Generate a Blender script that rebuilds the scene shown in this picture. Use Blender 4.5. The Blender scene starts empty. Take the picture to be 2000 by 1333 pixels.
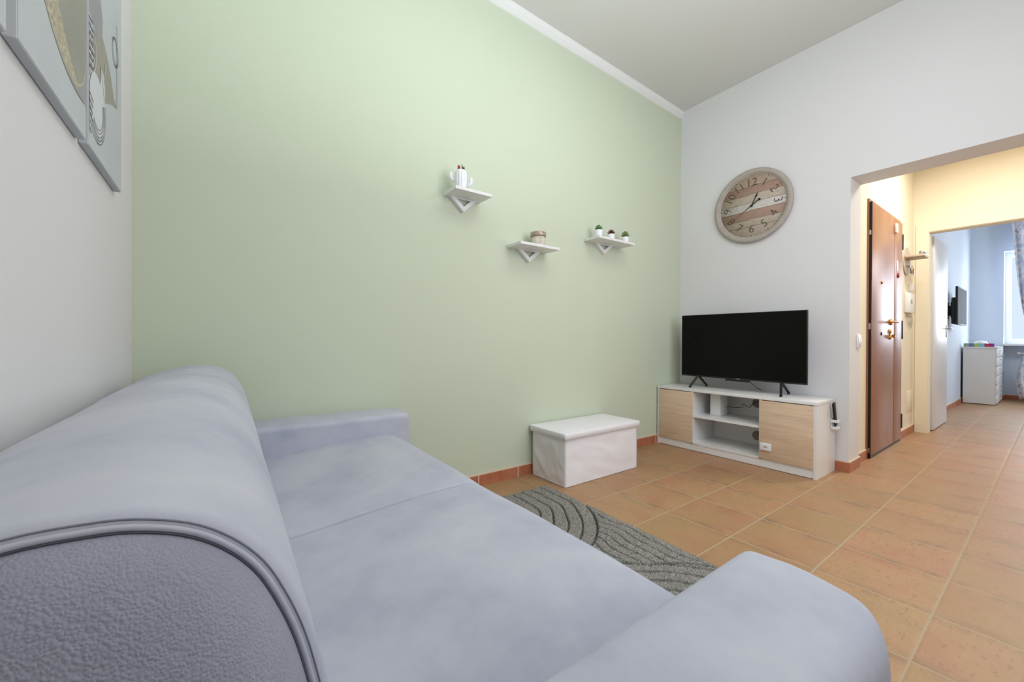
import bpy, bmesh, math, random
from mathutils import Vector, Matrix, noise
random.seed(7)
C = bpy.context.scene.collection
SC = bpy.context.scene
PI = math.pi

# ------------------------------------------------------------------ camera
cam_d = bpy.data.cameras.new('camera'); cam = bpy.data.objects.new('camera', cam_d); C.objects.link(cam)
cam_d.sensor_width = 36.0; cam_d.lens = 785.29*36/2000; cam_d.clip_start = 0.02; cam_d.clip_end = 60
yaw, pitch, roll = math.radians(36.097), math.radians(-0.2387), math.radians(0.2591)
Fw = Vector((math.sin(yaw)*math.cos(pitch), math.cos(yaw)*math.cos(pitch), math.sin(pitch)))
r0 = Vector((math.cos(yaw), -math.sin(yaw), 0)); u0 = r0.cross(Fw)
rr = math.cos(roll)*r0+math.sin(roll)*u0; uu = -math.sin(roll)*r0+math.cos(roll)*u0
cam.matrix_world = Matrix(((rr.x, uu.x, -Fw.x, 0), (rr.y, uu.y, -Fw.y, 0), (rr.z, uu.z, -Fw.z, 1.0), (0, 0, 0, 1)))
SC.camera = cam

# ------------------------------------------------------------------ world, exposure, lights
w = bpy.data.worlds.new('world'); SC.world = w; w.use_nodes = True
w.node_tree.nodes['Background'].inputs[0].default_value = (0.75, 0.87, 1.0, 1)
w.node_tree.nodes['Background'].inputs[1].default_value = 1.0
SC.view_settings.view_transform = 'Standard'; SC.view_settings.look = 'None'
SC.view_settings.gamma = 1; SC.view_settings.exposure = 0.0; SC.view_settings.use_curve_mapping = False

def area(name, loc, target, sx, sy, power, col):
    d = bpy.data.lights.new(name, 'AREA'); d.shape = 'RECTANGLE'; d.size = sx; d.size_y = sy
    d.energy = power; d.color = col
    o = bpy.data.objects.new(name, d); C.objects.link(o); o.location = loc
    o.rotation_euler = (Vector(target)-Vector(loc)).to_track_quat('-Z', 'Y').to_euler()
    return o
def point(name, loc, r, power, col):
    d = bpy.data.lights.new(name, 'POINT'); d.shadow_soft_size = r; d.energy = power; d.color = col
    o = bpy.data.objects.new(name, d); C.objects.link(o); o.location = loc; return o
area('daylight_living', (2.2, -0.66, 1.60), (2.2, 1.0, 1.2), 1.5, 1.4, 28, (0.80, 0.87, 1.0))
area('ceiling_lamp_light', (1.8, 0.45, 3.24), (1.8, 0.45, 0), 1.3, 1.3, 14, (0.98, 0.91, 0.96))
point('mid_room_fill_light', (2.0, 0.60, 2.20), 0.15, 12, (0.95, 0.90, 0.98))  # added point fill hanging in mid-room, no wall lamp there
area('upward_fill_light', (1.0, 0.40, 1.95), (1.0, 0.5, 3.4), 0.6, 0.6, 38, (0.81, 0.93, 1.0))  # unseen upward fill added to brighten the ceiling, no fixture
area('hall_lamp_light', (5.10, 0.30, 2.90), (5.10, 0.30, 0), 0.5, 0.5, 35, (1.0, 0.955, 0.86))
area('daylight_bedroom', (11.35, -0.1, 1.8), (8.0, -0.1, 1.2), 1.1, 1.6, 84, (0.82, 0.90, 1.0))
point('bedroom_fill_light', (8.9, -1.5, 2.6), 0.3, 70, (0.88, 0.93, 1.0))  # extra fill added to brighten the bedroom walls, no lamp there

# ------------------------------------------------------------------ helpers
def lin(r, g, b):
    f = lambda c: ((c/255+0.055)/1.055)**2.4 if c > 10.3 else c/255/12.92
    return (f(r), f(g), f(b), 1)

class NT:
    def __init__(s, name):
        s.m = bpy.data.materials.new(name); s.m.use_nodes = True; s.t = s.m.node_tree
        s.b = s.t.nodes['Principled BSDF']; s.out = s.t.nodes['Material Output']
    def n(s, kind, **kw):
        nd = s.t.nodes.new('ShaderNode'+kind)
        for k, v in kw.items(): setattr(nd, k, v)
        return nd
    def l(s, a, b): s.t.links.new(a, b)
    def math(s, op, a, b=None, c=None):
        nd = s.n('Math', operation=op)
        for i, v in enumerate((a, b, c)):
            if v is None: continue
            if isinstance(v, (int, float)): nd.inputs[i].default_value = v
            else: s.l(v, nd.inputs[i])
        return nd.outputs[0]
    def mix(s, fac, a, b, mode='MIX'):
        nd = s.n('Mix', data_type='RGBA', blend_type=mode)
        for i, v in ((0, fac), (6, a), (7, b)):
            if isinstance(v, (int, float)): nd.inputs[i].default_value = v
            elif isinstance(v, tuple): nd.inputs[i].default_value = v
            else: s.l(v, nd.inputs[i])
        return nd.outputs[2]
    def noise(s, scale, vec=None, detail=3, rough=0.5, out='Fac'):
        nd = s.n('TexNoise'); nd.inputs['Scale'].default_value = scale
        nd.inputs['Detail'].default_value = detail; nd.inputs['Roughness'].default_value = rough
        if vec is not None: s.l(vec, nd.inputs['Vector'])
        return nd.outputs[out]
    def pos(s): return s.n('NewGeometry').outputs['Position']
    def obj(s): return s.n('TexCoord').outputs['Object']
    def scalevec(s, v, sc):
        nd = s.n('VectorMath', operation='MULTIPLY'); s.l(v, nd.inputs[0]); nd.inputs[1].default_value = sc
        return nd.outputs[0]
    def ramp(s, fac, stops, interp='LINEAR'):
        nd = s.n('ValToRGB'); nd.color_ramp.interpolation = interp; e = nd.color_ramp.elements
        while len(e) < len(stops): e.new(0.5)
        for el, (p, c) in zip(e, stops): el.position = p; el.color = c
        s.l(fac, nd.inputs[0]); return nd.outputs[0]
    def bump(s, h, strength=0.2, dist=0.002):
        nd = s.n('Bump'); nd.inputs['Strength'].default_value = strength; nd.inputs['Distance'].default_value = dist
        s.l(h, nd.inputs['Height']); s.l(nd.outputs[0], s.b.inputs['Normal']); return nd
    def base(s, v):
        if isinstance(v, tuple): s.b.inputs['Base Color'].default_value = v
        else: s.l(v, s.b.inputs['Base Color'])
    def set(s, **kw):
        names = dict(rough='Roughness', metal='Metallic', spec='Specular IOR Level', coat='Coat Weight', coatr='Coat Roughness',
                     sheen='Sheen Weight', trans='Transmission Weight', ior='IOR', alpha='Alpha')
        for k, v in kw.items(): s.b.inputs[names[k]].default_value = v
        return s

def plain(name, col, rough=0.5, metal=0, var=0.04, scale=8, **kw):
    t = NT(name); v = t.obj(); f = t.noise(scale, v)
    c2 = tuple(max(0, c*(1-var*3)) for c in col[:3])+(1,)
    t.base(t.mix(f, col, c2)); t.set(rough=rough, metal=metal, **kw); return t.m

def paint(name, col, bump=0.05):
    t = NT(name); p = t.pos(); f = t.noise(1.3, p, 2)
    c2 = tuple(c*0.96 for c in col[:3])+(1,)
    t.base(t.mix(f, col, c2)); t.set(rough=0.75, spec=0.25)
    t.bump(t.noise(140, p, 3), bump, 0.001); return t.m

M = {}
M['white_wall'] = paint('white_wall_paint', lin(225, 223, 222))
M['ceiling'] = paint('ceiling_paint', lin(214, 212, 205))
M['green_wall'] = paint('green_wall_paint', lin(205, 213, 189))
M['cornice'] = paint('cornice_plaster', lin(232, 231, 226))
M['hall_wall'] = paint('hall_wall_paint', lin(238, 229, 208))
M['bed_wall'] = paint('bedroom_wall_paint', lin(211, 221, 233))
M['white_lac'] = plain('white_laminate', lin(232, 231, 228), 0.35, var=0.01)
M['white_plastic'] = plain('white_plastic', lin(236, 236, 234), 0.3, var=0.01)
M['white_ceramic'] = plain('white_ceramic', lin(240, 240, 242), 0.25, var=0.01)
M['canvas_edge'] = plain('grey_canvas_edge', lin(196, 199, 202), 0.7, var=0.03)
M['black'] = plain('black_plastic', lin(22, 22, 24), 0.45, var=0.05)
M['screen'] = plain('black_screen', lin(13, 13, 9), 0.25, var=0.02, spec=0.12)
M['screen_matte'] = plain('grey_matte_screen', lin(70, 76, 84), 0.7, var=0.02, spec=0.3)
M['brass'] = plain('brass', lin(205, 150, 80), 0.3, 1.0)
M['steel'] = plain('brushed_steel', lin(180, 180, 182), 0.35, 1.0)
M['dark_metal'] = plain('dark_steel', lin(45, 35, 40), 0.4, 0.6)
M['dark_hole'] = plain('brown_grommet', lin(142, 130, 120), 0.6)
M['cable'] = plain('grey_cable', lin(58, 58, 58), 0.6)
M['red'] = plain('red_ornament', lin(160, 45, 45), 0.5)
M['darkgreen'] = plain('dark_green_ornament', lin(35, 60, 58), 0.5)
M['succulent'] = plain('succulent_green', lin(92, 140, 70), 0.5, var=0.15, scale=60)
M['succulent_olive'] = plain('succulent_olive', lin(120, 140, 80), 0.5, var=0.15, scale=60)
M['succulent_red'] = plain('succulent_maroon', lin(92, 40, 40), 0.5, var=0.15, scale=60)
M['wax'] = plain('cream_wax', lin(238, 228, 212), 0.5, var=0.02)
M['label'] = plain('grey_lettering', lin(175, 168, 160), 0.6)
M['bronze'] = plain('rose_bronze_lid', lin(196, 172, 156), 0.35, 0.35, var=0.15, scale=40)
M['soil'] = plain('dark_soil', lin(60, 48, 38), 0.9)
M['hook_wood'] = plain('pale_wood', lin(206, 190, 168), 0.6, var=0.08)
M['numeral'] = plain('dark_numeral', lin(82, 66, 54), 0.6)
M['lid_fabric'] = None

def fabric_white():
    t = NT('white_faux_leather'); v = t.obj()
    t.base(t.mix(t.noise(5, v), lin(242, 240, 241), lin(235, 233, 235))); t.set(rough=0.5)
    b1 = t.n('Bump'); b1.inputs['Strength'].default_value = 0.35; b1.inputs['Distance'].default_value = 0.0008
    t.l(t.noise(500, v), b1.inputs['Height']); t.l(b1.outputs[0], t.b.inputs['Normal']); return t.m
M['lid_fabric'] = fabric_white()

def floor_mat():
    t = NT('terracotta_tiles'); p = t.pos(); sep = t.n('SeparateXYZ'); t.l(p, sep.inputs[0])
    PX, PY = 0.3555, 0.3575
    fx = t.math('DIVIDE', t.math('SUBTRACT', sep.outputs[0], 2.103-PX*20), PX)
    fy = t.math('DIVIDE', t.math('SUBTRACT', sep.outputs[1], 0.277-PY*20), PY)
    ix = t.math('FLOOR', fx); iy = t.math('FLOOR', fy)
    rx = t.math('SUBTRACT', fx, ix); ry = t.math('SUBTRACT', fy, iy)
    wob = t.math('MULTIPLY', t.math('SUBTRACT', t.noise(30, p, 2), 0.5), 0.008)
    dx = t.math('MINIMUM', rx, t.math('SUBTRACT', 1.0, rx)); dy = t.math('MINIMUM', ry, t.math('SUBTRACT', 1.0, ry))
    d = t.math('ADD', t.math('MINIMUM', dx, dy), wob)
    cmb = t.n('CombineXYZ'); t.l(ix, cmb.inputs[0]); t.l(iy, cmb.inputs[1])
    wn = t.n('TexWhiteNoise', noise_dimensions='3D'); t.l(cmb.outputs[0], wn.inputs['Vector'])
    # offset the cloud pattern tile by tile
    va = t.n('VectorMath', operation='ADD'); t.l(p, va.inputs[0])
    vs = t.n('VectorMath', operation='SCALE'); t.l(wn.outputs['Color'], vs.inputs[0]); vs.inputs['Scale'].default_value = 9
    t.l(vs.outputs[0], va.inputs[1])
    cloud = t.noise(3.2, va.outputs[0], 4, 0.6)
    c = t.ramp(cloud, [(0.3, lin(174, 124, 94)), (0.48, lin(177, 135, 99)), (0.62, lin(174, 138, 98)), (0.75, lin(161, 134, 98))])
    hs = t.n('HueSaturation'); t.l(c, hs.inputs['Color'])
    t.l(t.math('MULTIPLY_ADD', wn.outputs['Value'], 0.14, 0.93), hs.inputs['Value'])
    t.l(t.math('MULTIPLY_ADD', wn.outputs['Value'], -0.008, 0.508), hs.inputs['Hue'])
    c = hs.outputs[0]
    # smoky darker bands near some tile edges
    edge = t.math('SUBTRACT', 1.0, t.math('MULTIPLY', t.math('MINIMUM', dx, 0.16), 6.2))
    n2 = t.noise(7, va.outputs[0], 5, 0.65)
    smoke = t.math('MULTIPLY', t.math('MAXIMUM', t.math('MULTIPLY_ADD', n2, 4.6, -1.9), 0.0), t.math('MULTIPLY_ADD', edge, 0.62, 0.10))
    smoke = t.math('MINIMUM', smoke, 0.78)
    c = t.mix(smoke, c, lin(127, 100, 77))
    # stony pitting
    st = t.noise(80, t.scalevec(va.outputs[0], (0.36, 1.0, 1)), 5, 0.7)
    pit = t.math('MINIMUM', t.math('MAXIMUM', t.math('MULTIPLY_ADD', st, 7, -4.0), 0.0), 0.38)
    pit = t.math('MULTIPLY', pit, t.math('MULTIPLY_ADD', wn.outputs['Value'], 0.9, 0.25))
    c = t.mix(pit, c, lin(118, 79, 51))
    g = t.math('LESS_THAN', d, 0.0092)
    c = t.mix(g, c, lin(180, 161, 131))
    c = t.mix(t.math('MULTIPLY', t.noise(24, va.outputs[0], 5, 0.7), 0.35), c, t.mix(0.5, c, lin(120, 88, 60)))
    t.base(c); t.set(spec=0.42)
    t.l(t.math('MULTIPLY_ADD', g, 0.35, 0.46), t.b.inputs['Roughness'])
    h = t.math('SUBTRACT', t.math('MULTIPLY', t.math('MINIMUM', d, 0.03), 30), t.math('MULTIPLY', st, 0.15))
    t.bump(h, 0.35, 0.002); return t.m
M['floor'] = floor_mat()

def base_tile():
    t = NT('terracotta_baseboard'); p = t.pos(); sep = t.n('SeparateXYZ'); t.l(p, sep.inputs[0])
    s = t.math('ADD', sep.outputs[0], sep.outputs[1])
    f = t.math('DIVIDE', t.math('ADD', s, 9.98), 0.335); fr = t.math('FRACT', f)
    g = t.math('LESS_THAN', t.math('MINIMUM', fr, t.math('SUBTRACT', 1.0, fr)), 0.011)
    top = t.math('GREATER_THAN', sep.outputs[2], 0.0735)
    c = t.ramp(t.noise(11, p, 4, 0.6), [(0.3, lin(168, 94, 66)), (0.6, lin(184, 116, 84)), (0.8, lin(164, 110, 86))])
    c = t.mix(t.math('MAXIMUM', g, top), c, lin(222, 196, 168))
    t.base(c); t.set(rough=0.45); t.bump(t.noise(60, p), 0.2, 0.001); return t.m
M['baseboard'] = base_tile()

def oak():
    t = NT('light_sonoma_oak'); v = t.obj()
    sv = t.scalevec(v, (1.0, 1.6, 22))
    n = t.noise(2.2, sv, 5, 0.6); n2 = t.noise(9, t.scalevec(v, (1, 1.0, 12)), 4, 0.7)
    c = t.ramp(n, [(0.3, lin(208, 178, 148)), (0.5, lin(220, 192, 162)), (0.68, lin(228, 204, 176))])
    c = t.mix(t.math('MULTIPLY', n2, 0.35), c, lin(200, 176, 146)); t.base(c); t.set(rough=0.5)
    t.bump(n, 0.1, 0.001); return t.m
M['oak'] = oak()

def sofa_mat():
    t = NT('grey_leather_shaded'); v = t.pos()
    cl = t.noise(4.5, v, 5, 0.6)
    c = t.ramp(cl, [(0.3, lin(134, 135, 148)), (0.5, lin(144, 145, 158)), (0.7, lin(153, 155, 167))])  # grained leather, with the end panel's shade put into the darker colour
    t.base(c); t.set(rough=0.62, spec=0.3, sheen=0.15)
    vo = t.n('TexVoronoi', feature='SMOOTH_F1'); vo.inputs['Scale'].default_value = 480; vo.inputs['Smoothness'].default_value = 0.6
    wv = t.n('VectorMath', operation='ADD'); t.l(v, wv.inputs[0])
    nn = t.n('TexNoise'); nn.inputs['Scale'].default_value = 60; t.l(v, nn.inputs['Vector'])
    sc = t.n('VectorMath', operation='SCALE'); t.l(nn.outputs['Color'], sc.inputs[0]); sc.inputs['Scale'].default_value = 0.004; t.l(sc.outputs[0], wv.inputs[1])
    t.l(wv.outputs[0], vo.inputs['Vector'])
    h = t.math('ADD', t.math('MULTIPLY', vo.outputs['Distance'], -0.9), t.math('MULTIPLY', t.noise(90, v, 4), 0.9))
    t.bump(h, 0.6, 0.0015); return t.m
M['sofa_grain_shaded'] = sofa_mat()
def sofa_smooth():
    t = NT('grey_leather_smooth'); v = t.pos()
    cl = t.noise(3.5, v, 6, 0.62)
    c = t.ramp(cl, [(0.3, lin(166, 169, 184)), (0.5, lin(183, 185, 197)), (0.7, lin(195, 197, 205))])
    t.base(c); t.set(rough=0.62, spec=0.3, sheen=0.15)
    t.bump(t.math('ADD', t.noise(240, v, 4), t.math('MULTIPLY', t.noise(9, v, 3), 3.0)), 0.16, 0.001); return t.m
M['sofa_smooth'] = sofa_smooth()
M['thread_pale'] = plain('grey_stitch_line', lin(128, 131, 144), 0.8)
M['thread'] = plain('dark_stitch_line', lin(96, 98, 110), 0.8)

def rug_mat():
    t = NT('grey_rug_pile'); v = t.pos()
    a = t.n('Attribute'); a.attribute_name = 'groove'
    n = t.noise(160, v, 3, 0.7)
    c = t.ramp(n, [(0.25, lin(92, 88, 83)), (0.5, lin(152, 149, 141)), (0.75, lin(192, 188, 180))])
    c = t.mix(t.math('MULTIPLY', a.outputs['Fac'], 0.95), c, lin(40, 37, 36)); t.base(c); t.set(rough=0.95, spec=0.1)
    t.bump(t.noise(420, v, 3), 0.8, 0.003); return t.m
M['rug'] = rug_mat()

def brown_door():
    t = NT('brown_lacquered_door'); v = t.pos()
    c = t.ramp(t.noise(3, t.scalevec(v, (3, 3, 0.6)), 4), [(0.3, lin(134, 80, 42)), (0.7, lin(152, 96, 54))])
    t.base(c); t.set(rough=0.4, spec=0.5, coat=0.6, coatr=0.36); return t.m
M['door_brown'] = brown_door()
M['door_white'] = plain('white_door_lacquer', lin(228, 227, 228), 0.35, var=0.01)

def clock_dial():
    t = NT('painted_plank_dial'); v = t.obj(); sep = t.n('SeparateXYZ'); t.l(v, sep.inputs[0])
    z = t.math('MULTIPLY_ADD', sep.outputs[2], 1/0.54, 0.5)
    left = t.math('GREATER_THAN', sep.outputs[1], 0.02)
    z2 = t.math('ADD', z, t.math('MULTIPLY', left, 0.012))
    tan = lin(186, 166, 146); br = lin(168, 139, 121); be = lin(190, 178, 160); wh = lin(206, 203, 195); lb = lin(196, 184, 168)
    c = t.ramp(z2, [(0.0, lb), (0.17, be), (0.29, br), (0.43, wh), (0.565, be), (0.70, br), (0.83, tan)], 'CONSTANT')
    gr = t.noise(9, t.scalevec(v, (1, 3, 26)), 5, 0.65)
    c = t.mix(t.math('MULTIPLY', t.math('MAXIMUM', t.math('SUBTRACT', gr, 0.42), 0.0), 2.0), c, lin(140, 104, 88))
    # plank joints
    for zz in (0.17, 0.29, 0.43, 0.565, 0.70, 0.83):
        j = t.math('LESS_THAN', t.math('ABSOLUTE', t.math('SUBTRACT', z2, zz)), 0.006)
        c = t.mix(t.math('MULTIPLY', j, 0.6), c, lin(110, 80, 64))
    t.base(c); t.set(rough=0.6); return t.m
M['dial'] = clock_dial()
M['rim'] = plain('whitewashed_wood', lin(186, 175, 164), 0.6, var=0.1, scale=22)

def art_mat(name, c1, c2, scale, bump=0.6, stripes=0):
    t = NT(name); v = t.pos()
    f = t.noise(scale, v, 5, 0.7); t.base(t.ramp(f, [(0.35, c1), (0.65, c2)])); t.set(rough=0.6)
    t.bump(f, bump, 0.002); return t.m
M['art_bg'] = art_mat('art_pale_ground', lin(196, 200, 203), lin(192, 196, 199), 6, 0.05)
M['art_beige'] = art_mat('art_hammered_beige', lin(150, 142, 122), lin(208, 198, 172), 90)
M['art_taupe'] = art_mat('art_taupe', lin(152, 150, 140), lin(164, 161, 148), 5, 0.05)
M['art_grey'] = art_mat('art_soft_grey', lin(148, 148, 160), lin(166, 164, 160), 4, 0.05)
M['art_white'] = art_mat('art_white', lin(216, 218, 220), lin(210, 213, 216), 5, 0.05)
M['art_dark'] = plain('art_dark_line', lin(112, 104, 108), 0.6)
M['art_cream'] = plain('art_cream_line', lin(204, 196, 176), 0.6)
M['art_teal'] = art_mat('art_grey_teal', lin(140, 162, 170), lin(160, 176, 180), 12, 0.05)
def curtain_mat():
    t = NT('grey_blue_curtain'); v = t.pos()
    f = t.noise(9, v, 3, 0.5)
    c = t.ramp(f, [(0.35, lin(176, 184, 202)), (0.48, lin(200, 206, 218)), (0.58, lin(232, 228, 232)), (0.66, lin(184, 174, 184))])
    t.base(c); t.set(rough=0.85); return t.m
M['curtain'] = curtain_mat()

def clear(name, tint, k):
    t = NT(name); tr = t.n('BsdfTransparent'); tr.inputs[0].default_value = tint
    gl = t.n('BsdfGlossy'); gl.inputs['Roughness'].default_value = 0.03
    lw = t.n('LayerWeight'); lw.inputs[0].default_value = k; mx = t.n('MixShader')
    t.l(t.math('MULTIPLY', lw.outputs['Fresnel'], 0.12), mx.inputs[0]); t.l(tr.outputs[0], mx.inputs[1]); t.l(gl.outputs[0], mx.inputs[2]); t.l(mx.outputs[0], t.out.inputs[0]); return t.m
def glassm(): return clear('window_glass', (.98, .99, 1, 1), 0.25)
M['glass'] = glassm()
def jar_glass(): return clear('clear_glass', (.97, .97, .96, 1), 0.3)
M['jar_glass'] = jar_glass()

# geometry
def box(bm, x0, x1, y0, y1, z0, z1, bev=0, seg=2, mi=0):
    r = bmesh.ops.create_cube(bm, size=1)
    for v in r['verts']:
        v.co = Vector((x0+(v.co.x+.5)*(x1-x0), y0+(v.co.y+.5)*(y1-y0), z0+(v.co.z+.5)*(z1-z0)))
    fs = set(f for v in r['verts'] for f in v.link_faces)
    for f in fs: f.material_index = mi
    if bev > 0:
        es = list(set(e for v in r['verts'] for e in v.link_edges))
        rb = bmesh.ops.bevel(bm, geom=es, offset=bev, segments=seg, profile=0.5, affect='EDGES')
        for f in rb['faces']: f.material_index = mi
    return r
def tube(bm, pts, r, n=10, mi=0, cap=True):
    pts = [Vector(p) for p in pts]; rings = []
    up = None
    for i, p in enumerate(pts):
        d = (pts[min(i+1, len(pts)-1)]-pts[max(i-1, 0)]).normalized()
        if up is None:
            up = Vector((0, 0, 1)) if abs(d.z) < 0.9 else Vector((1, 0, 0))
        a = d.cross(up)
        if a.length < 1e-4: a = d.orthogonal()
        a.normalize(); b = d.cross(a).normalized(); up = -b
        rad = r[i] if isinstance(r, (list, tuple)) else r
        rings.append([bm.verts.new(p+rad*(math.cos(2*PI*k/n)*a+math.sin(2*PI*k/n)*b)) for k in range(n)])
    for i in range(len(rings)-1):
        for k in range(n):
            f = bm.faces.new((rings[i][k], rings[i][(k+1) % n], rings[i+1][(k+1) % n], rings[i+1][k])); f.material_index = mi; f.smooth = True
    if cap:
        for rg in (rings[0], rings[-1]):
            f = bm.faces.new(rg); f.material_index = mi
def lathe(bm, prof, cx, cy, cz, axis='z', n=32, mi=0, smooth=True, cap=True):
    rings = []
    for r, h in prof:
        ring = []
        for k in range(n):
            a = 2*PI*k/n
            if axis == 'z': co = (cx+r*math.cos(a), cy+r*math.sin(a), cz+h)
            elif axis == 'x': co = (cx+h, cy+r*math.cos(a), cz+r*math.sin(a))
            else: co = (cx+r*math.cos(a), cy+h, cz+r*math.sin(a))
            ring.append(bm.verts.new(co))
        rings.append(ring)
    for i in range(len(rings)-1):
        for k in range(n):
            f = bm.faces.new((rings[i][k], rings[i][(k+1) % n], rings[i+1][(k+1) % n], rings[i+1][k])); f.material_index = mi; f.smooth = smooth
    for i, s in ((0, 1), (-1, -1)):
        if cap and prof[i][0] > 1e-4:
            f = bm.faces.new(rings[i]); f.material_index = mi
def prism(bm, pts, axis, a0, a1, mi=0):
    # pts 2D; axis: extrusion axis
    def mk(p, a):
        if axis == 'x': return (a, p[0], p[1])
        if axis == 'y': return (p[0], a, p[1])
        return (p[0], p[1], a)
    A = [bm.verts.new(mk(p, a0)) for p in pts]; B = [bm.verts.new(mk(p, a1)) for p in pts]
    n = len(pts)
    for k in range(n):
        f = bm.faces.new((A[k], A[(k+1) % n], B[(k+1) % n], B[k])); f.material_index = mi
    for q in (A, B): bm.faces.new(q).material_index = mi
def smooth(bm, ang=40):
    for f in bm.faces: f.smooth = True
    for e in bm.edges:
        if len(e.link_faces) == 2 and e.calc_face_angle(0) > math.radians(ang): e.smooth = False
def root_loc(p):
    while p.parent: p = p.parent
    return p.location
def obj(name, bm, mats, parent=None, loc=None, sm=None):
    """one mesh object from world-space geometry"""
    if not isinstance(mats, (list, tuple)): mats = [mats]
    if sm is not None: smooth(bm, sm)
    bmesh.ops.recalc_face_normals(bm, faces=bm.faces)
    o_ = Vector(root_loc(parent)) if parent else Vector(loc or (0, 0, 0))
    bmesh.ops.translate(bm, verts=bm.verts, vec=-o_)
    me = bpy.data.meshes.new(name); bm.to_mesh(me); bm.free()
    for m in mats: me.materials.append(m)
    o = bpy.data.objects.new(name, me); C.objects.link(o)
    if parent: o.parent = parent
    else: o.location = o_
    return o
def tag(o, label=None, cat=None, group=None, kind=None):
    if label: o['label'] = label
    if cat: o['category'] = cat
    if group: o['group'] = group
    if kind: o['kind'] = kind
    return o
def thing(name, label, cat, loc, group=None):
    o = bpy.data.objects.new(name, None); C.objects.link(o); o.location = loc; o.empty_display_size = 0.1
    return tag(o, label, cat, group)
def bxo(name, mats, parent, *a, bev=0.0, seg=2, loc=None):
    bm = bmesh.new(); box(bm, *a, bev=bev, seg=seg); return obj(name, bm, mats, parent, loc, sm=35 if bev else None)
def struct(name, bm, m, label=None, cat=None):
    o = obj(name, bm, m); o['kind'] = 'structure'
    if label: o['label'] = label
    if cat: o['category'] = cat
    return o
def sbox(name, m, *a, label=None, cat=None):
    bm = bmesh.new(); box(bm, *a); return struct(name, bm, m, label, cat)
def boxes(name, m, lst, label=None, cat=None):
    bm = bmesh.new()
    for a in lst: box(bm, *a)
    return struct(name, bm, m, label, cat)

# ------------------------------------------------------------------ room shell
GY, TX, LX = 2.34, 3.86, -0.30      # green wall, television wall, left wall
BY = -0.48                          # wall behind the camera
sbox('floor', M['floor'], -0.6, 11.4, -2.9, 2.6, -0.12, 0.0, label='terracotta tile floor running through living room, hall and bedroom', cat='floor')
bm = bmesh.new()                    # living-room ceiling, slightly out of level
def cz(x, y): return 3.352+0.020*(TX-x)+0.018*(GY-y)
q = [(LX-.15, BY-.15), (TX+.26, BY-.15), (TX+.26, GY+.15), (LX-.15, GY+.15)]
lo = [bm.verts.new((x, y, cz(x, y))) for x, y in q]; hi = [bm.verts.new((x, y, 3.7)) for x, y in q]
for k in range(4): bm.faces.new((lo[k], lo[(k+1) % 4], hi[(k+1) % 4], hi[k]))
bm.faces.new(lo); bm.faces.new(hi)
struct('ceiling', bm, M['ceiling'], 'plain pale ceiling over the living room', 'ceiling')
sbox('wall_back', M['green_wall'], LX, TX, GY, GY+.15, 0, 3.5, label='pale green painted wall behind sofa and shelves', cat='wall')
sbox('wall_left', M['white_wall'], LX-.15, LX, BY, GY+.15, 0, 3.5, label='white wall behind the sofa carrying the pictures', cat='wall')
WT = 4.115
boxes('wall_right', M['white_wall'], [(TX, WT, 0.955, GY+.15, 0, 3.5), (TX, WT, -0.45, 0.955, 2.238, 3.5), (TX, WT, -0.9, -0.45, 0, 3.5)],
      label='white wall behind television and clock with wide opening to the hall', cat='wall')
boxes('wall_front', M['white_wall'], [(LX-.15, 1.4, BY-.15, BY, 0, 3.5), (3.0, TX, BY-.15, BY, 0, 3.5), (1.4, 3.0, BY-.15, BY, 0, .9), (1.4, 3.0, BY-.15, BY, 2.6, 3.5)],
      label='white wall opposite the green wall with a window', cat='wall')
bm = bmesh.new()
for a in [(1.4, 1.46, BY-.1, BY-.04, .96, 2.54), (2.94, 3.0, BY-.1, BY-.04, .96, 2.54), (2.17, 2.23, BY-.1, BY-.04, .96, 2.54), (1.4, 3.0, BY-.1, BY-.04, .9, .96), (1.4, 3.0, BY-.1, BY-.04, 2.54, 2.6)]: box(bm, *a)
struct('window_1', bm, M['white_lac'], 'white framed window of the living room', 'window')
# cornice band on the green wall, following the ceiling
bm = bmesh.new()
P = []
for x in (LX, TX):
    t = cz(x, GY)
    P.append([bm.verts.new(c) for c in [(x, GY, t-.072), (x, GY-.010, t-.068), (x, GY-.014, t-.03), (x, GY-.026, t-.012), (x, GY-.03, t+.005), (x, GY, t+.005)]])
for k in range(6): bm.faces.new((P[0][k], P[0][(k+1) % 6], P[1][(k+1) % 6], P[1][k]))
for r_ in P: bm.faces.new(r_)
struct('trim_1', bm, M['cornice'], 'white cornice strip between green wall and ceiling', 'cornice')
BH = 0.082
sbox('baseboard_back', M['baseboard'], LX, TX, GY-.010, GY, 0, BH, label='terracotta tile baseboard along green wall', cat='baseboard')
sbox('baseboard_right', M['baseboard'], TX-.010, TX, 0.945, GY-.01, 0, BH, label='terracotta tile baseboard behind the television stand', cat='baseboard')
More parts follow.
